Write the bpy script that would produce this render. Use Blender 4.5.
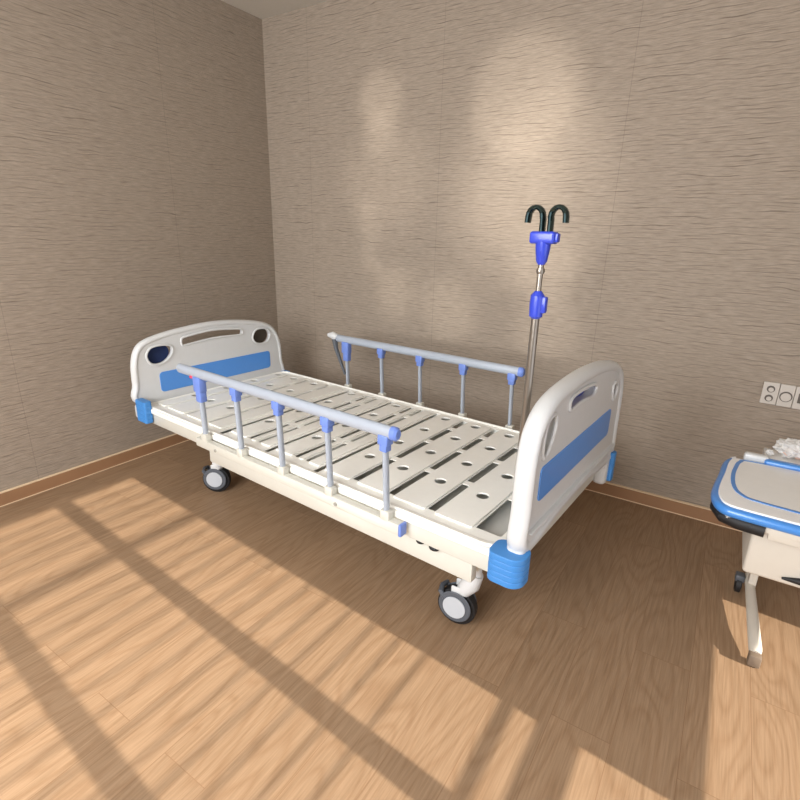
import bpy, bmesh, math, random
from mathutils import Vector, Matrix
for o in list(bpy.data.objects): bpy.data.objects.remove(o)
S = bpy.context.scene
COL = S.collection
PI = math.pi

# ------------------------------------------------------------------ camera
PITCH, ROLL, YAW = .3156, .0246, .5679
cam_d = bpy.data.cameras.new('camera'); cam = bpy.data.objects.new('camera', cam_d); COL.objects.link(cam)
cam_d.sensor_width = 36; cam_d.lens = 505.68 / 800 * 36; cam_d.clip_start = .02
fw = Vector((-math.sin(YAW)*math.cos(PITCH), math.cos(YAW)*math.cos(PITCH), -math.sin(PITCH)))
rt = Vector((math.cos(YAW), math.sin(YAW), 0)); up = rt.cross(fw)
r2 = rt*math.cos(ROLL) + up*math.sin(ROLL); u2 = -rt*math.sin(ROLL) + up*math.cos(ROLL)
m3 = Matrix((r2, u2, -fw)).transposed()
cam.matrix_world = Matrix.Translation((3.1478, -2.9978, 1.4634)) @ m3.to_4x4()
S.camera = cam

# ------------------------------------------------------------------ view, world, sun, daylight
vs = S.view_settings
S.display_settings.display_device = 'sRGB'
vs.view_transform = 'Standard'; vs.look = 'None'; vs.gamma = 1; vs.use_curve_mapping = False
vs.exposure = 0.0
wd = bpy.data.worlds.new('sky'); S.world = wd; wd.use_nodes = True
wd.node_tree.nodes['Background'].inputs[0].default_value = (.62, .76, 1, 1)
wd.node_tree.nodes['Background'].inputs[1].default_value = .6
XW, YR, H = 4.6, -4.7, 2.886          # right wall, rear wall, ceiling
TE = .54                              # tangent of the sun's elevation

def lamp(name, kind, loc, aim, energy, color, **k):
    d = bpy.data.lights.new(name, kind); o = bpy.data.objects.new(name, d); COL.objects.link(o)
    o.location = loc
    o.rotation_euler = (Vector(aim) - Vector(loc)).to_track_quat('-Z', 'Y').to_euler()
    d.energy = energy; d.color = color
    for a, b in k.items(): setattr(d, a, b)
    return o
lamp('sun', 'SUN', (9, -2.5, 3), (8, -2.42, 3 - TE), 8.6, (1, .93, .84), angle=math.radians(.42))
lamp('window_daylight', 'AREA', (XW + .25, -2.3, 1.35), (2, -2.1, .9), 34, (.97, .97, 1), shape='RECTANGLE', size=2.6, size_y=2.2)
lamp('rear_fill', 'AREA', (1.9, YR - .15, 1.9), (1.6, -1, .7), 205, (.98, .985, 1), shape='RECTANGLE', size=2.8, size_y=1.9)  # added fill lamp behind the unseen rear window
# spots added outside, standing in for reflected sun: soft patches on the back wall
def patch(x, z, deg, e, blend=.5, sx=1.0, size=.06):
    return lamp('reflection_spot', 'SPOT', (x*.55 + .75, YR - 1.0, 1.35), (x, 0, z), e*7, (1, .95, .88),
                spot_size=math.radians(deg), spot_blend=blend, shadow_soft_size=size)
for px_, pz_, dg, e, bl in ((1.03, 2.28, 3.8, 95, .5), (1.03, 2.08, 3.4, 70, .8), (.95, 1.62, 2.0, 60, .8), (.95, 1.45, 2.0, 55, .8), (.97, 1.28, 2.4, 55, .9),
                            (1.2, 1.08, 5.0, 90, 1), (1.6, 1.0, 5.6, 80, 1), (1.98, 2.20, 7.2, 120, .6), (2.15, 2.05, 7.0, 50, 1),
                            (2.0, 1.7, 7.5, 90, 1), (2.05, 1.7, 13, 110, 1), (1.08, 1.8, 9, 60, 1), (2.2, 1.3, 5.5, 100, 1), (2.25, .95, 5.5, 80, 1)):
    patch(px_, pz_, dg, e*.75, bl)

# ------------------------------------------------------------------ materials
def lin(c): return tuple((v/12.92 if v <= .04045 else ((v+.055)/1.055)**2.4) for v in (x/255 for x in c)) + (1,)
def new_mat(name):
    m = bpy.data.materials.new(name); m.use_nodes = True
    nt = m.node_tree; return m, nt, nt.nodes['Principled BSDF']
def N(nt, t, **k):
    n = nt.nodes.new(t)
    for a, b in k.items():
        if a.startswith('i_'): n.inputs[a[2:].replace('_', ' ')].default_value = b
        else: setattr(n, a, b)
    return n
def mat(name, rgb, rough=.45, metal=0, var=.03, bump=0, scale=30, coat=0, trans=0, alpha=1):
    m, nt, b = new_mat(name)
    L = nt.links.new
    tc = N(nt, 'ShaderNodeTexCoord'); nz = N(nt, 'ShaderNodeTexNoise'); nz.inputs['Scale'].default_value = scale
    nz.inputs['Detail'].default_value = 4
    L(tc.outputs['Object'], nz.inputs['Vector'])
    mx = N(nt, 'ShaderNodeMix', data_type='RGBA')
    c = lin(rgb)
    mx.inputs[6].default_value = tuple(max(0, v*(1-var)) for v in c[:3]) + (1,)
    mx.inputs[7].default_value = tuple(min(1, v*(1+var)) for v in c[:3]) + (1,)
    L(nz.outputs['Fac'], mx.inputs[0]); L(mx.outputs[2], b.inputs['Base Color'])
    b.inputs['Roughness'].default_value = rough; b.inputs['Metallic'].default_value = metal
    b.inputs['Coat Weight'].default_value = coat; b.inputs['Coat Roughness'].default_value = .15
    b.inputs['Transmission Weight'].default_value = trans
    b.inputs['Alpha'].default_value = alpha
    if bump:
        bp = N(nt, 'ShaderNodeBump'); bp.inputs['Strength'].default_value = bump; bp.inputs['Distance'].default_value = .004
        L(nz.outputs['Fac'], bp.inputs['Height']); L(bp.outputs['Normal'], b.inputs['Normal'])
    return m
M = {}
M['white'] = mat('white_plastic', (206, 207, 206), .38, coat=.2)
M['cream'] = mat('cream_steel', (205, 203, 192), .42, coat=.15)
M['deck'] = mat('deck_plastic', (240, 239, 231), .4, coat=.15)
M['blue'] = mat('blue_panel', (78, 140, 214), .3, coat=.3)
M['bumper'] = mat('blue_bumper', (62, 130, 196), .42)
M['bracket'] = mat('periwinkle_plastic', (108, 134, 204), .4)
M['deepblue'] = mat('deep_blue_plastic', (46, 66, 186), .3, coat=.3)
M['alu'] = mat('silver_rail', (168, 176, 187), .34, metal=.1)
M['steel'] = mat('steel_pole', (150, 142, 132), .28, metal=.85)
M['chrome'] = mat('dark_chrome', (70, 88, 88), .15, metal=.9)
M['black'] = mat('black_rubber', (22, 21, 22), .6)
M['grey'] = mat('grey_plastic', (82, 86, 92), .45)
M['red'] = mat('red_mark', (205, 60, 90), .4)
M['wheelwhite'] = mat('wheel_disc', (182, 186, 190), .35)
M['navy'] = mat('navy_cloth', (28, 44, 84), .9, bump=.6, scale=14, var=.3)
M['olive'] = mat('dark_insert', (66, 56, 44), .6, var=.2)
M['darksteel'] = mat('underside_steel', (150, 148, 140), .5)
M['tray'] = mat('tray_white', (240, 240, 238), .22, coat=.5)
M['trayin'] = mat('tray_inner', (236, 235, 230), .3, coat=.4)
M['trayblue'] = mat('tray_blue', (66, 134, 208), .28, coat=.5)
M['cartbody'] = mat('cart_body', (204, 196, 182), .5)
M['pan'] = mat('under_panel', (196, 196, 190), .6)
M['cap'] = mat('grey_brown_cap', (120, 104, 88), .6)
M['socket'] = mat('socket_plate', (196, 188, 178), .4)
M['sockdark'] = mat('socket_recess', (92, 84, 76), .5)
M['bag'] = mat('plastic_bag', (232, 230, 226), .25, bump=.9, scale=60, alpha=.72)
M['pink'] = mat('pink_contents', (214, 176, 158), .6, var=.15, bump=.8, scale=40)
M['ceil'] = mat('ceiling_paint', (205, 199, 188), .9, bump=.1, scale=120)
M['plain'] = mat('plain_wall_paint', (176, 164, 148), .9)
M['frame'] = mat('window_frame', (196, 192, 186), .5)
M['slat'] = mat('blind_slat', (214, 208, 196), .6)
M['skirt'] = mat('skirting_wood', (150, 112, 80), .5, var=.15, scale=6)
M['skirtlip'] = mat('skirting_lip', (222, 196, 162), .5)

def wallpaper(name, axis):
    m, nt, b = new_mat(name); L = nt.links.new
    tc = N(nt, 'ShaderNodeTexCoord'); sp = N(nt, 'ShaderNodeSeparateXYZ'); L(tc.outputs['Object'], sp.inputs[0])
    h = sp.outputs['X' if axis == 'x' else 'Y']
    def vec(sh, sz, off=0):
        a = N(nt, 'ShaderNodeMath', operation='MULTIPLY'); L(h, a.inputs[0]); a.inputs[1].default_value = sh
        c = N(nt, 'ShaderNodeMath', operation='MULTIPLY'); L(sp.outputs['Z'], c.inputs[0]); c.inputs[1].default_value = sz
        v = N(nt, 'ShaderNodeCombineXYZ'); L(a.outputs[0], v.inputs[0]); L(c.outputs[0], v.inputs[1]); v.inputs[2].default_value = off
        return v.outputs[0]
    n1 = N(nt, 'ShaderNodeTexNoise'); n1.inputs['Scale'].default_value = 1; n1.inputs['Detail'].default_value = 3; n1.inputs['Roughness'].default_value = .6
    L(vec(16, 170), n1.inputs['Vector'])
    # wandering crease lines: thin dark valleys of a warped band pattern
    w = N(nt, 'ShaderNodeTexNoise'); w.inputs['Scale'].default_value = 1; w.inputs['Detail'].default_value = 2
    L(vec(4, 14, 3.3), w.inputs['Vector'])
    z = N(nt, 'ShaderNodeMath', operation='MULTIPLY_ADD'); L(w.outputs['Fac'], z.inputs[0]); z.inputs[1].default_value = 2.3
    zz = N(nt, 'ShaderNodeMath', operation='MULTIPLY'); L(sp.outputs['Z'], zz.inputs[0]); zz.inputs[1].default_value = 48
    L(zz.outputs[0], z.inputs[2])
    fr = N(nt, 'ShaderNodeMath', operation='PINGPONG'); L(z.outputs[0], fr.inputs[0]); fr.inputs[1].default_value = .5
    ln = N(nt, 'ShaderNodeMapRange'); L(fr.outputs[0], ln.inputs[0]); ln.inputs[1].default_value = 0; ln.inputs[2].default_value = .11
    n2 = N(nt, 'ShaderNodeTexNoise'); n2.inputs['Scale'].default_value = 1; n2.inputs['Detail'].default_value = 2
    L(vec(5, 40, 8), n2.inputs['Vector'])
    gate = N(nt, 'ShaderNodeMapRange'); L(n2.outputs['Fac'], gate.inputs[0]); gate.inputs[1].default_value = .40; gate.inputs[2].default_value = .68
    inv = N(nt, 'ShaderNodeMath', operation='SUBTRACT'); inv.inputs[0].default_value = 1; L(ln.outputs[0], inv.inputs[1])
    mk = N(nt, 'ShaderNodeMath', operation='MULTIPLY'); L(inv.outputs[0], mk.inputs[0]); L(gate.outputs[0], mk.inputs[1])
    # strip seams every .53 m
    sm = N(nt, 'ShaderNodeMath', operation='MULTIPLY_ADD'); L(h, sm.inputs[0]); sm.inputs[1].default_value = 1/1.06; sm.inputs[2].default_value = -.395 if axis == 'x' else .3 + .5
    pp = N(nt, 'ShaderNodeMath', operation='PINGPONG'); L(sm.outputs[0], pp.inputs[0]); pp.inputs[1].default_value = .5
    sl = N(nt, 'ShaderNodeMath', operation='LESS_THAN'); L(pp.outputs[0], sl.inputs[0]); sl.inputs[1].default_value = .0015
    big = N(nt, 'ShaderNodeTexNoise'); big.inputs['Scale'].default_value = 900; big.inputs['Detail'].default_value = 1
    L(tc.outputs['Object'], big.inputs['Vector'])
    cr = N(nt, 'ShaderNodeValToRGB'); L(n1.outputs['Fac'], cr.inputs[0])
    cr.color_ramp.elements[0].position = .3; cr.color_ramp.elements[0].color = lin((137, 124, 109))
    cr.color_ramp.elements[1].position = .7; cr.color_ramp.elements[1].color = lin((163, 149, 133))
    m1 = N(nt, 'ShaderNodeMix', data_type='RGBA', blend_type='MIX'); L(mk.outputs[0], m1.inputs[0]); L(cr.outputs[0], m1.inputs[6]); m1.inputs[7].default_value = lin((106, 94, 82))
    sc = N(nt, 'ShaderNodeMath', operation='MULTIPLY'); L(sl.outputs[0], sc.inputs[0]); sc.inputs[1].default_value = .35
    m2 = N(nt, 'ShaderNodeMix', data_type='RGBA', blend_type='MIX'); L(sc.outputs[0], m2.inputs[0]); L(m1.outputs[2], m2.inputs[6]); m2.inputs[7].default_value = lin((100, 88, 76))
    L(m2.outputs[2], b.inputs['Base Color'])
    ad = N(nt, 'ShaderNodeMath', operation='SUBTRACT'); L(n1.outputs['Fac'], ad.inputs[0]); L(mk.outputs[0], ad.inputs[1])
    ad2 = N(nt, 'ShaderNodeMath', operation='MULTIPLY_ADD'); L(big.outputs['Fac'], ad2.inputs[0]); ad2.inputs[1].default_value = .25; L(ad.outputs[0], ad2.inputs[2])
    bp = N(nt, 'ShaderNodeBump'); bp.inputs['Strength'].default_value = .5; bp.inputs['Distance'].default_value = .004
    L(ad2.outputs[0], bp.inputs['Height']); L(bp.outputs['Normal'], b.inputs['Normal'])
    b.inputs['Roughness'].default_value = .75
    return m

def floor_mat():
    m, nt, b = new_mat('oak_plank_floor'); L = nt.links.new
    tc = N(nt, 'ShaderNodeTexCoord'); sp = N(nt, 'ShaderNodeSeparateXYZ'); L(tc.outputs['Object'], sp.inputs[0])
    sw = N(nt, 'ShaderNodeCombineXYZ'); L(sp.outputs['Y'], sw.inputs[0]); L(sp.outputs['X'], sw.inputs[1])
    br = N(nt, 'ShaderNodeTexBrick', offset=.37); L(sw.outputs[0], br.inputs['Vector'])
    br.inputs['Scale'].default_value = 1; br.inputs['Brick Width'].default_value = 1.22; br.inputs['Row Height'].default_value = .182
    br.inputs['Mortar Size'].default_value = .0012; br.inputs['Mortar Smooth'].default_value = .2
    br.inputs['Color1'].default_value = (0, 0, 0, 1); br.inputs['Color2'].default_value = (1, 1, 1, 1); br.inputs['Mortar'].default_value = (.5, .5, .5, 1)
    rnd = N(nt, 'ShaderNodeMath', operation='MULTIPLY'); L(br.outputs['Color'], rnd.inputs[0]); rnd.inputs[1].default_value = 7.3
    xs = N(nt, 'ShaderNodeMath', operation='MULTIPLY'); L(sp.outputs['X'], xs.inputs[0]); xs.inputs[1].default_value = 7
    ys = N(nt, 'ShaderNodeMath', operation='MULTIPLY'); L(sp.outputs['Y'], ys.inputs[0]); ys.inputs[1].default_value = 1.25
    v1 = N(nt, 'ShaderNodeCombineXYZ'); L(xs.outputs[0], v1.inputs[0]); L(ys.outputs[0], v1.inputs[1]); L(rnd.outputs[0], v1.inputs[2])
    f = N(nt, 'ShaderNodeTexNoise'); f.inputs['Scale'].default_value = 1; f.inputs['Detail'].default_value = 1.5; f.inputs['Roughness'].default_value = .35
    L(v1.outputs[0], f.inputs['Vector'])
    mu = N(nt, 'ShaderNodeMath', operation='MULTIPLY'); L(f.outputs['Fac'], mu.inputs[0]); mu.inputs[1].default_value = 13
    pp = N(nt, 'ShaderNodeMath', operation='PINGPONG'); L(mu.outputs[0], pp.inputs[0]); pp.inputs[1].default_value = .5
    ring = N(nt, 'ShaderNodeMapRange'); L(pp.outputs[0], ring.inputs[0]); ring.inputs[1].default_value = 0; ring.inputs[2].default_value = .3
    g = N(nt, 'ShaderNodeCombineXYZ')
    xs2 = N(nt, 'ShaderNodeMath', operation='MULTIPLY'); L(sp.outputs['X'], xs2.inputs[0]); xs2.inputs[1].default_value = 190
    ys2 = N(nt, 'ShaderNodeMath', operation='MULTIPLY'); L(sp.outputs['Y'], ys2.inputs[0]); ys2.inputs[1].default_value = 7
    L(xs2.outputs[0], g.inputs[0]); L(ys2.outputs[0], g.inputs[1]); L(rnd.outputs[0], g.inputs[2])
    fg = N(nt, 'ShaderNodeTexNoise'); fg.inputs['Scale'].default_value = 1; fg.inputs['Detail'].default_value = 3; L(g.outputs[0], fg.inputs['Vector'])
    c1 = N(nt, 'ShaderNodeMix', data_type='RGBA'); L(ring.outputs[0], c1.inputs[0]); c1.inputs[6].default_value = lin((143, 115, 88)); c1.inputs[7].default_value = lin((151, 124, 97))
    c2 = N(nt, 'ShaderNodeMix', data_type='RGBA', blend_type='MULTIPLY'); c2.inputs[0].default_value = 1; L(c1.outputs[2], c2.inputs[6])
    cr = N(nt, 'ShaderNodeValToRGB'); L(fg.outputs['Fac'], cr.inputs[0]); cr.color_ramp.elements[0].position = .3; cr.color_ramp.elements[0].color = (.8, .78, .75, 1)
    cr.color_ramp.elements[1].position = .65; cr.color_ramp.elements[1].color = (1.0, 1.0, 1.0, 1); L(cr.outputs[0], c2.inputs[7])
    tone = N(nt, 'ShaderNodeMapRange'); L(br.outputs['Color'], tone.inputs[0]); tone.inputs[3].default_value = .93; tone.inputs[4].default_value = 1.07
    c3 = N(nt, 'ShaderNodeMix', data_type='RGBA', blend_type='MULTIPLY'); c3.inputs[0].default_value = 1; L(c2.outputs[2], c3.inputs[6]); L(tone.outputs[0], c3.inputs[7])
    c4 = N(nt, 'ShaderNodeMix', data_type='RGBA'); L(c3.outputs[2], c4.inputs[6]); c4.inputs[7].default_value = lin((120, 88, 62))
    fm = N(nt, 'ShaderNodeMath', operation='MULTIPLY'); L(br.outputs['Fac'], fm.inputs[0]); fm.inputs[1].default_value = .6; L(fm.outputs[0], c4.inputs[0])
    L(c4.outputs[2], b.inputs['Base Color'])
    b.inputs['Roughness'].default_value = .5; b.inputs['Specular IOR Level'].default_value = .3
    bp = N(nt, 'ShaderNodeBump'); bp.inputs['Strength'].default_value = .12; bp.inputs['Distance'].default_value = .002
    L(fg.outputs['Fac'], bp.inputs['Height']); L(bp.outputs['Normal'], b.inputs['Normal'])
    return m
M['wall_x'] = wallpaper('wallpaper_back', 'x'); M['wall_y'] = wallpaper('wallpaper_left', 'y'); M['floor'] = floor_mat()

# ------------------------------------------------------------------ helpers
def link(name, me, m, parent=None):
    o = bpy.data.objects.new(name, me); COL.objects.link(o)
    if m is not None: me.materials.append(M[m])
    if parent is not None: o.parent = parent
    return o
def finish(me, ang=35):
    for p in me.polygons: p.use_smooth = True
    me.set_sharp_from_angle(angle=math.radians(ang))
class MB:
    def __init__(s): s.bm = bmesh.new()
    def box(s, x0, x1, y0, y1, z0, z1, bev=0, seg=2, mtx=None):
        g = bmesh.ops.create_cube(s.bm, size=1)['verts']
        for v in g: v.co = Vector(((x0+x1)/2 + v.co.x*(x1-x0), (y0+y1)/2 + v.co.y*(y1-y0), (z0+z1)/2 + v.co.z*(z1-z0)))
        es = list({e for v in g for e in v.link_edges}); vs_ = list(g)
        if bev:
            r = bmesh.ops.bevel(s.bm, geom=es, offset=bev, segments=seg, affect='EDGES', profile=.5); vs_ = list(r['verts'])
        if mtx is not None:
            done = set()
            for v in vs_ :
                if v.is_valid and v not in done: v.co = mtx @ v.co; done.add(v)
        return s
    def tube(s, pts, r, seg=14, ry=None, up=(0, 0, 1), cap=True, radii=None, closed=False):
        P = [Vector(p) for p in pts]; n = len(P); rings = []; U = Vector(up)
        for i, p in enumerate(P):
            a = P[(i-1) % n] if (closed or i > 0) else P[i]; b = P[(i+1) % n] if (closed or i < n-1) else P[i]
            t = (b-a).normalized()
            side = t.cross(U)
            if side.length < 1e-4: side = t.cross(Vector((1, 0, 0)))
            side.normalize(); uu = side.cross(t).normalized()
            rr = radii[i] if radii else r
            q = rr if ry is None else ry*(rr/r)
            rings.append([s.bm.verts.new(p + side*rr*math.cos(2*PI*k/seg) + uu*q*math.sin(2*PI*k/seg)) for k in range(seg)])
        m = n if closed else n-1
        for i in range(m):
            A, B = rings[i], rings[(i+1) % n]
            for k in range(seg): s.bm.faces.new((A[k], A[(k+1) % seg], B[(k+1) % seg], B[k]))
        if cap and not closed:
            s.bm.faces.new(list(reversed(rings[0]))); s.bm.faces.new(rings[-1])
        return s
    def cyl(s, a, b, r, seg=24, r2_=None):
        return s.tube([a, b], r, seg, radii=[r, r if r2_ is None else r2_], up=(.01, .013, 1))
    def lathe(s, prof, c, axis='z', seg=32):
        rings = []
        for (r, h) in prof:
            ring = []
            for k in range(seg):
                a = 2*PI*k/seg; p = (r*math.cos(a), r*math.sin(a), h)
                if axis == 'y': p = (p[0], p[2], p[1])
                if axis == 'x': p = (p[2], p[0], p[1])
                ring.append(s.bm.verts.new(Vector(c)+Vector(p)))
            rings.append(ring)
        for A, B in zip(rings, rings[1:]):
            for k in range(seg): s.bm.faces.new((A[k], A[(k+1) % seg], B[(k+1) % seg], B[k]))
        s.bm.faces.new(rings[0]); s.bm.faces.new(rings[-1]); return s
    def ball(s, c, r, sc=(1, 1, 1), sub=3):
        g = bmesh.ops.create_icosphere(s.bm, subdivisions=sub, radius=r)['verts']
        for v in g: v.co = Vector((v.co.x*sc[0], v.co.y*sc[1], v.co.z*sc[2])) + Vector(c)
        return s
    def build(s, name, m, parent=None, ang=35):
        bmesh.ops.recalc_face_normals(s.bm, faces=s.bm.faces[:])
        me = bpy.data.meshes.new(name); s.bm.to_mesh(me); s.bm.free(); finish(me, ang)
        return link(name, me, m, parent)
def smooth(pts, n=6, closed=True):
    out = []; L_ = len(pts)
    for i in range(L_ if closed else L_-1):
        g = lambda k: Vector(pts[k % L_] if closed else pts[max(0, min(L_-1, k))])
        p0, p1, p2, p3 = g(i-1), g(i), g(i+1), g(i+2)
        for k in range(n):
            t = k/n
            out.append(.5*((2*p1) + (p2-p0)*t + (2*p0-5*p1+4*p2-p3)*t*t + (3*p1-p0-3*p2+p3)*t**3))
    if not closed: out.append(Vector(pts[-1]))
    return out
def rrect(x0, x1, y0, y1, r, n=6):
    rs = r if isinstance(r, (tuple, list)) else (r,)*4; out = []
    for (cx, cy, a0, q) in ((x1, y1, 0, rs[0]), (x0, y1, 90, rs[1]), (x0, y0, 180, rs[2]), (x1, y0, 270, rs[3])):
        sx = -1 if cx == x1 else 1; sy = -1 if cy == y1 else 1
        for k in range(n+1):
            a = math.radians(a0 + 90*k/n); out.append(Vector((cx + sx*q + q*math.cos(a), cy + sy*q + q*math.sin(a))))
    return out
def circ(cx, cy, rx, ry=None, n=20):
    ry = ry or rx
    return [Vector((cx + rx*math.cos(2*PI*k/n), cy + ry*math.sin(2*PI*k/n))) for k in range(n)]
def plate(name, outline, holes, thick, bev, m, parent, mapf, ang=35):
    """flat curve with holes given thickness and a rounded edge, baked to a mesh; mapf turns (a, b, c) into place"""
    def ar(p): return abs(sum(p[i][0]*p[(i+1) % len(p)][1] - p[(i+1) % len(p)][0]*p[i][1] for i in range(len(p))))/2
    want = 2*(ar(outline) - sum(ar(h) for h in holes)); rnd = random.Random(5)
    for attempt in range(12):
        cu = bpy.data.curves.new(name, 'CURVE'); cu.dimensions = '2D'; cu.fill_mode = 'BOTH'
        cu.extrude = max(thick/2 - bev, .0005); cu.bevel_depth = bev; cu.bevel_resolution = 2
        for pts in [outline] + list(holes):
            q_ = cu.splines.new('POLY'); q_.points.add(len(pts)-1)
            for q, p in zip(q_.points, pts):
                j = 0 if attempt == 0 else .0003
                q.co = (p[0] + rnd.uniform(-j, j), p[1] + rnd.uniform(-j, j), 0, 1)
            q_.use_cyclic_u = True
        cu.offset = -bev
        t = bpy.data.objects.new('t', cu); COL.objects.link(t)
        dg = bpy.context.evaluated_depsgraph_get(); dg.update()
        me = bpy.data.meshes.new_from_object(t.evaluated_get(dg)); bpy.data.objects.remove(t)
        got = sum(p.area for p in me.polygons if abs(p.normal.z) > .98)
        if got > .8*want - .02*0: break
        if bev and ar(outline) < .02: break
    me.materials.clear()
    for v in me.vertices: v.co = mapf(v.co.x, v.co.y, v.co.z)
    b = bmesh.new(); b.from_mesh(me); bmesh.ops.remove_doubles(b, verts=b.verts, dist=1e-5)
    bmesh.ops.recalc_face_normals(b, faces=b.faces[:]); b.to_mesh(me); b.free()
    me.name = name; finish(me, ang)
    o = link(name, me, m, parent); wn = o.modifiers.new('normals', 'WEIGHTED_NORMAL'); wn.keep_sharp = True; return o
def empty(name, loc, label, cat, group=None, rz=0):
    o = bpy.data.objects.new(name, None); COL.objects.link(o); o.location = loc; o.rotation_euler = (0, 0, rz)
    o.empty_display_size = .1
    o['label'] = label; o['category'] = cat
    if group: o['group'] = group
    return o
def struct(o): o['kind'] = 'structure'; return o
def copy_tree(o, parent=None):
    c = o.copy(); COL.objects.link(c)
    if parent is not None: c.parent = parent
    for ch in list(o.children): copy_tree(ch, c)
    return c

# ------------------------------------------------------------------ room shell
T = .12
struct(MB().box(-T, XW+T, YR-T, T, -.1, 0).build('floor', 'floor'))
struct(MB().box(-T, XW+T, YR-T, T, H, H+.1).build('ceiling', 'ceil'))
struct(MB().box(-T, XW+T, 0, T, 0, H).build('wall_back', 'wall_x'))
struct(MB().box(-T, 0, YR-T, 0, 0, H).build('wall_left', 'wall_y'))
JY, OY, MY, HD, LW = -1.86, -.80, -3.85, 2.41, .742
w = MB()
w.box(XW, XW+T, OY, 0, 0, H)
w.box(XW, XW+T, JY, OY, LW, H); w.box(XW, XW+T, JY, OY, 0, .06)
w.box(XW, XW+T, MY, JY, HD, H); w.box(XW, XW+T, MY, JY, 0, .06)
w.box(XW, XW+T, YR, MY, 0, H)
struct(w.build('wall_right', 'plain'))
w = MB()
w.box(0, .4, YR-T, YR, 0, H); w.box(3.4, XW, YR-T, YR, 0, H)
w.box(.4, 3.4, YR-T, YR, 0, .75); w.box(.4, 3.4, YR-T, YR, 2.7, H)
struct(w.build('wall_rear', 'plain'))
# skirting boards with their pale top lip and bottom line
def skirt(name, a, b, axis):
    o = MB(); l = MB()
    if axis == 'x':
        o.box(a, b, -.014, 0, 0, .074); l.box(a, b, -.0155, 0, .074, .079); l.box(a, b, -.0175, -.0135, 0, .004)
    else:
        o.box(0, .014, a, b, 0, .074); l.box(0, .0155, a, b, .074, .079); l.box(.0135, .0175, a, b, 0, .004)
    s_ = struct(o.build(name, 'skirt')); l.build('skirting_lip', 'skirtlip', s_)
skirt('baseboard_back', 0, XW, 'x'); skirt('baseboard_left', YR, 0, 'y')
# right-hand window: frame, mullions, rails, venetian blind
f = MB(); xa, xb = XW+.03, XW+.06
for y in (-2.26, -2.775, -3.29): f.box(xa, xb, y-.042, y+.042, .06, HD)
f.box(xa, xb, MY, JY, 1.995, 2.018); f.box(xa, xb, MY, JY, 1.0, 1.014); f.box(xa, xb, MY, JY, .885, .945)
f.box(xa, xb, MY, MY+.04, .06, HD)
win = struct(f.build('window_1', 'frame'))
b = MB()
z = 1.15
while z < HD - .02:
    mt = Matrix.Translation((XW-.02, (MY+JY)/2, z)) @ Matrix.Rotation(math.radians(-6), 4, 'Y')
    b.box(-.0095, .0095, (MY-JY)/2, (JY-MY)/2, -.0012, .0012, mtx=mt); z += .066
bl = b.build('venetian_blind', 'slat')
bl['label'] = 'venetian blind of open horizontal slats hanging in the sunny window'; bl['category'] = 'blind'
f = MB()
for x in (.4, 1.4, 2.4, 3.36): f.box(x, x+.04, YR-.08, YR-.03, .75, 2.7)
f.box(.4, 3.4, YR-.08, YR-.03, .75, .79); f.box(.4, 3.4, YR-.08, YR-.03, 2.66, 2.7)
struct(f.build('added_rear_window', 'frame'))  # unseen rear window, added so the lamps outside can shine in

# ------------------------------------------------------------------ hospital bed (u along its length, v across, z up)
BED0 = (.4835, -1.4436, 0); BYAW = -.0719
def W_(u, v, z_=0):
    c, s = math.cos(BYAW), math.sin(BYAW); return (BED0[0] + u*c - v*s, BED0[1] + u*s + v*c, z_)
bed = empty('hospital_bed', BED0, 'white hospital bed without a mattress, slatted deck, blue end panels and folding side rails', 'bed', rz=BYAW)
L_, VN, VF = 2.215, -.05, 1.0
# upper frame
f = MB()
f.box(-.02, L_+.02, VN+.012, VN+.05, .405, .475, .006)
f.box(-.02, L_+.02, VF-.05, VF-.012, .405, .475, .006)
for u in (0.0, .62, 1.32, L_-.03): f.box(u, u+.04, VN+.03, VF-.03, .40, .455)
f.build('upper_frame', 'cream', bed)
# deck rim: shallow tray edge
o = rrect(-.045, L_+.01, VN, VF, (.07, .05, .05, .07)); i_ = rrect(-.02, L_-.025, VN+.045, VF-.045, (.075, .04, .04, .075))
XY = lambda z0: (lambda a, b_, c: Vector((a, b_, z0 + c)))
deck = plate('deck_rim', o, [i_], .028, .006, 'deck', bed, XY(.486))
lip = MB(); q = [(p.x, p.y, .501) for p in rrect(-.03, L_-.008, VN+.018, VF-.018, (.08, .05, .05, .08), 8)]
lip.tube(q, .007, 8, closed=True); lip.build('rim_lip', 'deck', deck)
# deck sections, each a plate of slats with its slots and round vent holes
HV = (.25, .466, .686, .893)
def section(u0, u1, slats, holes, slots, step=0):   # the under panel shows through slots and holes
    pl = rrect(u0, u1, VN+.03+step, VF-.03-step, .012, 3)
    hs = [circ(u, v, .031, n=18) for u in holes for v in HV]
    for (a, b_) in slots:
        for (v0, v1) in ((.045, .30), (.335, .57), (.605, .785), (.82, .945)): hs.append(rrect(a, b_, v0, v1, .006, 2))
    s_ = plate('deck_section', pl, hs, .004, .001, 'deck', bed, XY(.4965))
    for (a, b_) in slats:      # raised slats
        h2 = [circ(u, v, .0245, n=18) for u in holes if a < u < b_ for v in HV]
        plate('slat', rrect(a, b_, VN+.075+step, VF-.07-step, .01, 3), h2, .008, .0025, 'deck', s_, XY(.5020))
    return s_
section(-.018, .635, [(-.012, .07), (.095, .255), (.29, .455), (.49, .60)], [.02, .178, .372], [(.072, .092), (.258, .286), (.46, .484)])
section(.665, .985, [(.672, .795), (.835, .868), (.905, .972)], [.712], [(.80, .83), (.873, .90)], .008)
section(1.01, 1.31, [(1.018, 1.13), (1.17, 1.20), (1.238, 1.298)], [1.066], [(1.135, 1.165), (1.205, 1.233)], .008)
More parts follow.
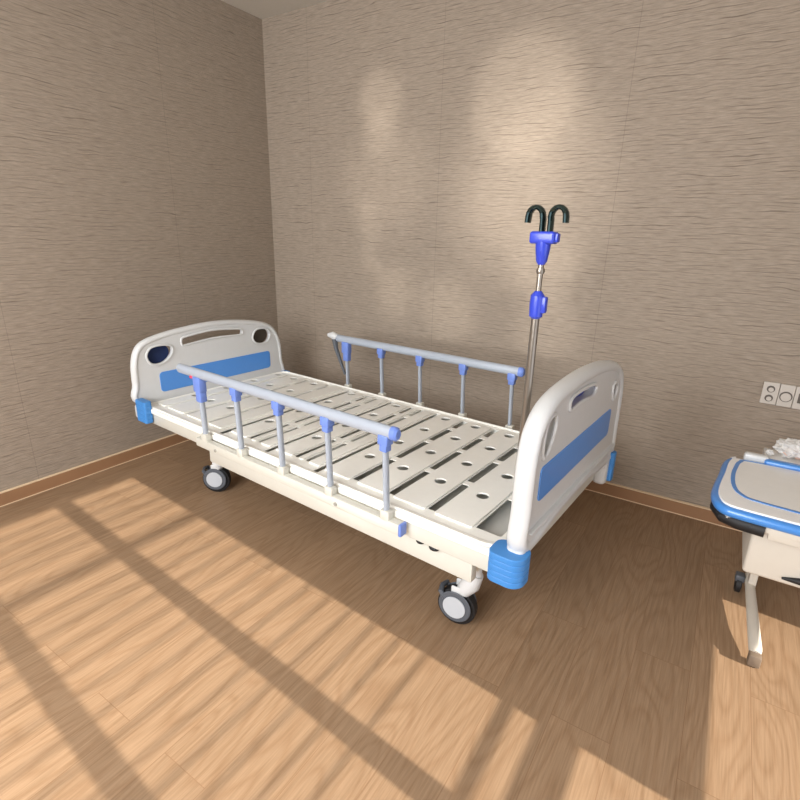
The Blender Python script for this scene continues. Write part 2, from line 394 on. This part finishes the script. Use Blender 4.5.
section(1.335, L_-.03, [(1.342, 1.487), (1.53, 1.672), (1.715, 1.862), (1.905, 2.062)], [1.41, 1.597, 1.79, 1.985], [(1.49, 1.526), (1.677, 1.712), (1.866, 1.9), (2.068, 2.165)])
plate('under_panel', rrect(.01, 2.17, .02, .93, .02), [], .004, .001, 'pan', bed, XY(.452))
# base frame
f = MB()
for v in (-.012, .87): f.box(.535, 2.095, v, v+.04, .31, .392, .006)
for u in (.56, 2.03): f.box(u, u+.045, .0, .91, .32, .38, .005)
for v in (.10, .80): f.box(.30, .58, v, v+.04, .325, .38, .005)
for v in (.03, .87):
    for u in (.66, 1.80): f.box(u, u+.035, v, v+.02, .38, .415)
f.build('base_frame', 'cream', bed)
MB().cyl((.9, .45, .36), (1.95, .45, .36), .012).cyl((.9, .55, .36), (1.95, .55, .36), .012).build('crank_rod', 'darksteel', bed)
MB().ball((1.885, -.025, .402), .014, (1.3, 1, .8), 2).build('frame_bolt', 'black', bed)
MB().ball((1.945, -.025, .398), .015, (1.4, 1, .7), 2).build('frame_bolt', 'black', bed)
for u in (.72, 1.52): MB().lathe([(.008, -.004), (.008, .002), (.004, .004)], (u, -.0895, .45), 'y', 12).build('screw', 'darksteel', bed)

# end boards
def board(name, outline, holes, ucen, th, side, panel, pholes, bottom):
    YZ = lambda uc: (lambda a, b_, c: Vector((uc + c, a, b_)))
    out = [Vector(p) for p in outline]
    bo_ = plate(name, out, holes, th*.72, .012, 'white', bed, YZ(ucen))
    # thick rounded rim running up one side, over the top and down the other
    cut = [p for p in out]
    mb = MB(); mb.tube([(ucen, p.x, p.y) for p in cut], th*.36, 14, ry=th*.5, closed=True, up=(1, 0, 0))
    mb.build('rim', 'white', bo_)
    for h in pholes:
        MB().tube([(ucen + side*th*.36, p.x, p.y) for p in h], .007, 8, closed=True, up=(1, 0, 0)).build('hole_lip', 'white', bo_)
    for sd in (1, -1):
        plate('blue_panel', rrect(*panel, .022), [], .006, .002, 'blue', bo_, YZ(ucen + sd*(th*.36+.001)))
    return bo_
hm = lambda pts: [(-.053 + (a + .07)*1.027, b_ - .022) for a, b_ in pts]
HB = smooth(hm([(-.065, .54), (-.07, .64), (-.062, .77), (-.02, .855), (.09, .893), (.26, .916), (.44, .926), (.63, .912), (.79, .882), (.88, .835), (.925, .74), (.935, .62), (.93, .47), (.6, .445), (.2, .445)]), 5)
slotH = smooth(hm([(.215, .862), (.215, .828), (.245, .825), (.42, .840), (.60, .834), (.635, .84), (.63, .868), (.59, .878), (.42, .892), (.245, .876)]), 4)
hl = smooth(hm([(.0, .80), (.015, .752), (.06, .737), (.11, .75), (.15, .79), (.15, .832), (.10, .848), (.03, .842)]), 4)
hr = smooth(hm([(.71, .80), (.73, .764), (.77, .75), (.83, .756), (.855, .80), (.83, .845), (.77, .856), (.73, .842)]), 4)
hb = board('headboard', HB, [slotH, hl, hr], -.075, .05, 1, (.08, .885, .548, .668), [slotH, hl, hr], .42)
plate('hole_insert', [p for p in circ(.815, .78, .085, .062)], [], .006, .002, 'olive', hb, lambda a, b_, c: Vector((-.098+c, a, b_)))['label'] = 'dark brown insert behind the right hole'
plate('hole_insert', circ(.085, .775, .09, .062), [], .006, .002, 'navy', hb, lambda a, b_, c: Vector((-.098+c, a, b_)))['label'] = 'dark navy insert behind the left hole'
FB = smooth([(.005, .52), (-.01, .66), (-.005, .84), (.03, .925), (.12, .978), (.29, 1.0), (.50, 1.003), (.70, .985), (.855, .945), (.935, .855), (.95, .68), (.93, .52), (.6, .545), (.3, .545)], 5)
slotF = smooth([(.25, .945), (.27, .918), (.38, .922), (.50, .912), (.535, .935), (.51, .958), (.38, .968), (.275, .965)], 4)
fl = smooth([(.045, .86), (.06, .815), (.10, .83), (.135, .89), (.13, .94), (.09, .945), (.055, .92)], 4)
fr_ = smooth([(.79, .87), (.81, .825), (.84, .825), (.858, .86), (.85, .885), (.81, .90)], 4)
fb = board('footboard', FB, [slotF, fl, fr_], 2.247, .066, 1, (.05, .815, .665, .785), [slotF, fl, fr_], .5)
plate('handle_insert', rrect(.27, .52, .905, .965, .02), [], .004, .001, 'deepblue', fb, lambda a, b_, c: Vector((2.232+c, a, b_)))['label'] = 'blue lining inside the hand slot'
for (c1_, c2_) in ((.09, .882), (.833, .862)):
    plate('hole_insert', circ(c1_, c2_, .055, .075), [], .004, .001, 'white', fb, lambda a, b_, c: Vector((2.236+c, a, b_)))
mb = MB(); mb.box(2.214, 2.286, -.0, .94, .575, .581, .002, 1); mb.build('seam_bead', 'white', fb)
# lower legs of the boards down to the bumpers
for v in (-.035, .895): MB().box(2.216, 2.276, v, v+.06, .38, .56, .02, 3).build('board_foot', 'white', fb)
for v in (-.072, .93): MB().box(-.098, -.052, v, v+.045, .42, .50, .015, 3).build('board_foot', 'white', hb)
def bumper(u0, u1, v0, v1, z0, z1, r):
    n = 5; h = (z1-z0)/n; parts = []
    for k in range(n):
        plate_ = plate('corner_bumper' if k == 0 else 'rib', rrect(u0, u1, v0, v1, r), [], h+.0006, .0035, 'bumper', bed if k == 0 else parts[0],
                       XY(z0+(k+.5)*h))
        parts.append(plate_)
bumper(2.172, 2.292, -.078, .02, .41, .515, (.03, .03, .03, .045)); bumper(2.225, 2.295, .925, .965, .40, .54, .012)
bumper(-.05, .055, -.085, -.04, .42, .545, .012); bumper(-.06, .0, .97, 1.02, .41, .50, .012)

# side rails
def rail(v0, sgn, us, ue, u0, sp_, zt):
    mb = MB(); n = 14
    zr_ = lambda u: zt - .004*((u-us)/(ue-us))
    mb.tube([(us, v0, zt+.0), (us+.02, v0, zt)] + [(us + (ue-us)*k/n, v0, zt) for k in range(1, n+1)], .019, 18, ry=.024)
    r = mb.build('side_rail', 'alu', bed)
    MB().tube([(ue-.004, v0, zt), (ue+.016, v0, zt), (ue+.024, v0, zt)], .02, 16, ry=.025, radii=[.0205, .0205, .014]).build('rail_end_cap', 'bracket', r)
    zb = .44
    bv = v0 - sgn*.0
    MB().box(u0-.06, ue+.045, bv-.017, bv+.017, .432, .476, .005).build('rail_base_bar', 'cream', r)
    MB().box(ue+.045, ue+.058, bv-.019, bv+.019, .43, .479, .004).build('bar_end_cap', 'bracket', r)
    for k in range(5):
        u = u0 + k*sp_
        MB().tube([(u+.012, bv, .48), (u, v0, zt-.04)], .0145, 14, ry=.010, up=(1, 0, 0)).build('rail_post', 'alu', r)
        MB().box(u-.009, u+.033, bv-.018, bv+.018, .468, .51, .006).build('post_socket', 'cream', r)
        if k == 0:
            mb = MB().box(u-.028, u+.028, v0-.02, v0+.02, zt-.09, zt-.014, .006)
            mb.box(u-.018, u+.026, v0-.018, v0+.018, zt-.14, zt-.085, .006); mb.build('rail_lock', 'bracket', r)
            MB().ball((u-.045, v0-sgn*.012, zt-.022), .011, (1.2, .8, .8), 2).build('release_button', 'red', r)
        else:
            mb = MB().box(u-.022, u+.022, v0-.02, v0+.02, zt-.05, zt-.012, .005)
            mb.box(u-.016, u+.016, v0-.016, v0+.016, zt-.075, zt-.045, .004); mb.build('post_bracket', 'bracket', r)
    return r
ra = rail(-.072, 1, .452, 1.785, .612, .285, .813)
rb = rail(VF+.03, -1, .43, 1.755, .545, .293, .808)
MB().tube([(.46, VF+.03, .81), (.43, VF+.02, .825), (.40, VF+.01, .822)], .02, 12, radii=[.024, .024, .012]).build('latch_lever', 'white', rb)
MB().tube([(.45, VF+.02, .80), (.46, VF+.02, .74), (.53, VF+.03, .57)], .01, 8, radii=[.02, .014, .008]).build('release_arm', 'grey', rb)

# casters
def caster(u, v, rz, off=.03):
    c = MB().lathe([(.018, 0), (.018, .06), (.026, .062), (.026, .075)], (0, 0, .245), 'z', 20)
    c.tube([(0, 0, .25), (off*.3, 0, .20), (off*.7, 0, .155)], .034, 14, radii=[.026, .038, .03])
    c.box(off-.028, off+.02, -.029, -.023, .07, .18, .004, 1); c.box(off-.028, off+.02, .023, .029, .07, .18, .004, 1)
    root = c.build('caster', 'white', bed)
    root.location = (u, v, 0); root.rotation_euler = (0, 0, rz)
    MB().lathe([(.062, -.021), (.078, -.016), (.080, 0), (.078, .016), (.062, .021)], (off, 0, .080), 'y', 36).build('tyre', 'black', root)
    for y in (-.036, .030): MB().lathe([(.064, 0), (.067, .003), (.064, .006)], (off, y, .092), 'y', 32).build('wheel_cover', 'grey', root)
    for y in (-.0415, .0365): MB().lathe([(.046, 0), (.047, .0025), (.046, .005)], (off, y, .092), 'y', 32).build('wheel_disc', 'wheelwhite', root)
    MB().tube([(off+.045, -.03, .115), (off+.062, -.03, .14), (off+.068, 0, .145), (off+.062, .03, .14), (off+.045, .03, .115)], .011, 8).build('brake_pedal', 'grey', root)
    return root
caster(2.05, .125, math.radians(188), off=.07); caster(.35, .165, math.radians(215)); caster(1.99, .86, math.radians(170)); caster(.36, .82, 1.2)
for u, v in ((2.05, .10), (.35, .165), (1.99, .86), (.36, .82)): MB().box(u-.028, u+.028, v-.028, v+.028, .30, .36, .006).build('caster_mount', 'cream', bed)

# ------------------------------------------------------------------ IV pole
pb = W_(2.17, .13, .475)
iv = empty('iv_pole', (pb[0], pb[1], .503), 'steel infusion pole with blue clamps and dark hooks, upright beside the footboard', 'iv pole', rz=BYAW)
MB().tube([(0, 0, 0), (0, 0, .78)], .0125, 18).build('lower_tube', 'steel', iv)
MB().tube([(0, 0, .76), (0, 0, .93)], .0085, 14).lathe([(.011, -.008), (.013, 0), (.011, .008)], (0, 0, .868), 'z', 14).build('upper_tube', 'steel', iv)
MB().lathe([(.013, -.043), (.020, -.036), (.022, 0), (.021, .026), (.013, .036), (.010, .04)], (0, 0, .77), 'z', 20).box(.012, .031, -.011, .011, .745, .795, .006).build('height_knob', 'deepblue', iv)
MB().lathe([(.010, -.062), (.016, -.052), (.021, -.02), (.023, .004)], (0, 0, .948), 'z', 18).build('pole_head', 'deepblue', iv)
MB().box(-.038, .038, -.022, .022, .945, .98, .008, 3).box(.034, .045, -.012, .012, .95, .975, .003).build('hook_clamp', 'deepblue', iv)
def hook(dx, sgn):
    pts = [(dx, 0, .975), (dx, 0, 1.012)]
    for k in range(9):
        a = PI*k/8; pts.append((dx + sgn*(.022 - .022*math.cos(a)), -.004, 1.020 + .026*math.sin(a)))
    pts.append((dx + sgn*.045, -.004, 1.003))
    MB().tube(pts, .0075, 12, ry=.018, up=(0, 1, 0)).build('hook', 'chrome', iv)
hook(-.008, -1); hook(.016, 1)

# ------------------------------------------------------------------ cloth seen through the head board's hole
def crumple(name, c, sc, m, seed, amp=.22, parent=None):
    random.seed(seed); mb = MB().ball((0, 0, 0), 1, (1, 1, 1), 5)
    from mathutils import noise
    for v in mb.bm.verts:
        n = v.co.normalized(); d = 1 + amp*noise.turbulence(n*2.1 + Vector((seed, 0, 0)), 4, False) - amp*.6 + .3*amp*noise.noise(n*6)
        v.co = Vector((c[0] + n.x*d*sc[0], c[1] + n.y*d*sc[1], c[2] + n.z*d*sc[2]))
    return mb.build(name, m, parent, ang=60)

# ------------------------------------------------------------------ bedside cart at the right
CX, CY = 3.22, -1.145
cart = empty('bedside_cart', (3.5, -.85, 0), 'white bedside cart with blue-rimmed tray top at the right edge of the photo', 'cart')
def loc_(o): o.matrix_parent_inverse = Matrix.Translation((-3.5, .85, 0)); return o
ZT = .615
oA = smooth([(3.305, -.608), (3.264, -.625), (3.246, -.68), (3.236, -.80), (3.220, -.97), (3.226, -1.06), (3.256, -1.115), (3.33, -1.132), (3.60, -1.14), (3.88, -1.13), (3.93, -1.07), (3.93, -.68), (3.90, -.62), (3.6, -.60)], 5)
def inset(pts, d):
    out = []; n = len(pts)
    for i in range(n):
        t = (pts[(i+1) % n] - pts[i-1]).normalized(); nn = Vector((-t.y, t.x)); out.append(pts[i] + nn*d)
    return out
def area(p): return sum(p[i].x*p[(i+1) % len(p)].y - p[(i+1) % len(p)].x*p[i].y for i in range(len(p)))
sg = 1 if area(oA) > 0 else -1
i1 = inset(oA, sg*.02)
i2 = smooth([(3.34, -.632), (3.297, -.665), (3.282, -.74), (3.274, -.83), (3.278, -.93), (3.30, -.995), (3.36, -1.03), (3.6, -1.045), (3.84, -1.035), (3.885, -.98), (3.885, -.70), (3.85, -.64), (3.6, -.625)], 5); s2 = 1 if area(i2) > 0 else -1
i3 = inset(i2, s2*.014)
def P(*a, **k): o = plate(*a, **k); loc_(o); return o
rim = P('tray_rim', oA, [], .034, .015, 'trayblue', cart, XY(ZT-.017))
tr = P('tray_top', i1, [], .012, .004, 'tray', cart, XY(ZT))
st = plate('blue_stripe', i2, [i3], .003, .001, 'trayblue', tr, XY(ZT+.0065))
plate('tray_inlay', i3, [], .003, .001, 'trayin', tr, XY(ZT+.006))
loc_(P('tray_underside', inset(oA, sg*.012), [], .03, .01, 'cartbody', cart, XY(ZT-.045)))
mb = MB().tube([(3.246, -.95, ZT-.04), (3.242, -1.04, ZT-.044), (3.264, -1.09, ZT-.048), (3.31, -1.11, ZT-.05), (3.385, -1.118, ZT-.05)], .019, 12, ry=.023)
loc_(mb.build('black_edge', 'black', cart))
loc_(MB().box(3.395, 3.92, -1.125, -1.11, ZT-.075, ZT-.03, .004).build('front_rail', 'cartbody', cart))
# raised ledge along the back with a blue bar
mb = MB().box(3.315, 3.40, -.612, -.575, ZT-.01, ZT+.028, .01, 3); loc_(mb.build('ledge_block', 'white', cart))
mb = MB().box(3.385, 3.93, -.63, -.59, ZT-.005, ZT+.022, .01, 3); loc_(mb.build('ledge_bar', 'trayblue', cart))
loc_(MB().box(3.39, 3.93, -.60, -.40, ZT-.03, ZT+.002, .008).build('rear_shelf', 'tray', cart))
bp_ = MB().box(3.36, 3.90, -1.06, -.62, .36, ZT-.05, .012, 3).build('cabinet_body', 'cartbody', cart); loc_(bp_)
mb = MB().tube([(3.47, -1.064, .385), (3.52, -1.066, .392), (3.62, -1.066, .395), (3.70, -1.064, .39)], .012, 12, radii=[.004, .012, .012, .004]); h = mb.build('handle', 'black', bp_)
for x in (3.445, 3.82):
    mb = MB().tube([(x, -.56, .07), (x, -.62, .074), (x+.012, -.9, .06), (x+.02, -1.02, .045), (x+.02, -1.045, .04)], .02, 14, radii=[.017, .018, .021, .022, .018])
    mb.box(x-.01, x+.02, -.66, -.62, .07, .37, .006); loc_(mb.build('base_beam', 'cartbody', cart))
for x in (3.465, 3.84): loc_(MB().box(x-.02, x+.02, -1.075, -1.035, .002, .05, .008).build('foot_cap', 'cap', cart))
for x in (3.41, 3.85):
    mb = MB().lathe([(.03, -.012), (.038, -.009), (.038, .009), (.03, .012)], (x, -.60, .039), 'x', 24); cw = loc_(mb.build('caster', 'black', cart))
    MB().box(x-.018, x+.018, -.625, -.58, .055, .09, .008).build('caster_fork', 'grey', cw)

bag = crumple('plastic_bag', (3.482, -.495, ZT+.05), (.078, .058, .042), 'bag', 3, .28)
bag['label'] = 'crumpled clear plastic bag with pinkish contents lying on the bedside cart'; bag['category'] = 'bag'
pk = crumple('contents', (3.49, -.505, ZT+.036), (.048, .035, .026), 'pink', 7, .3, bag)
tn = crumple('bag_knot', (3.405, -.52, ZT+.02), (.016, .014, .014), 'bag', 5, .3, bag)

# ------------------------------------------------------------------ wall sockets
def socket(x0, x1, z0, z1, label, kind):
    r = empty('wall_socket', ((x0+x1)/2, 0, (z0+z1)/2), label, 'socket', 'sockets in a row on the back wall')
    w_, h_ = (x1-x0)/2, (z1-z0)/2
    XZ = lambda y: (lambda a, b_, c: Vector((a, y + c, b_)))
    plate('face_plate', rrect(-w_, w_, -h_, h_, .004, 3), [], .012, .003, 'socket', r, XZ(-.007))
    if kind == 'two':
        for zz in (.022, -.024):
            plate('outlet', circ(0, zz, .017), [], .003, .001, 'sockdark', r, XZ(-.0145))
            plate('outlet_face', circ(.001, zz-.003, .011), [], .004, .001, 'socket', r, XZ(-.0155))
    elif kind == 'round':
        plate('outlet', circ(0, -.004, .026), [], .003, .001, 'sockdark', r, XZ(-.0145))
        plate('outlet_face', circ(0, -.006, .021), [], .004, .001, 'socket', r, XZ(-.0155))
    else:
        plate('outlet', rrect(-.018, .022, -.024, .024, .003, 2), [], .003, .001, 'sockdark', r, XZ(-.0145))
socket(3.362, 3.428, .712, .822, 'grey-beige wall socket plate with two small round outlets one above the other', 'two')
socket(3.430, 3.490, .710, .820, 'grey-beige wall socket plate with one large round outlet', 'round')
socket(3.492, 3.558, .708, .818, 'grey-beige wall socket plate with a dark rectangular outlet at the photo edge', 'rect')
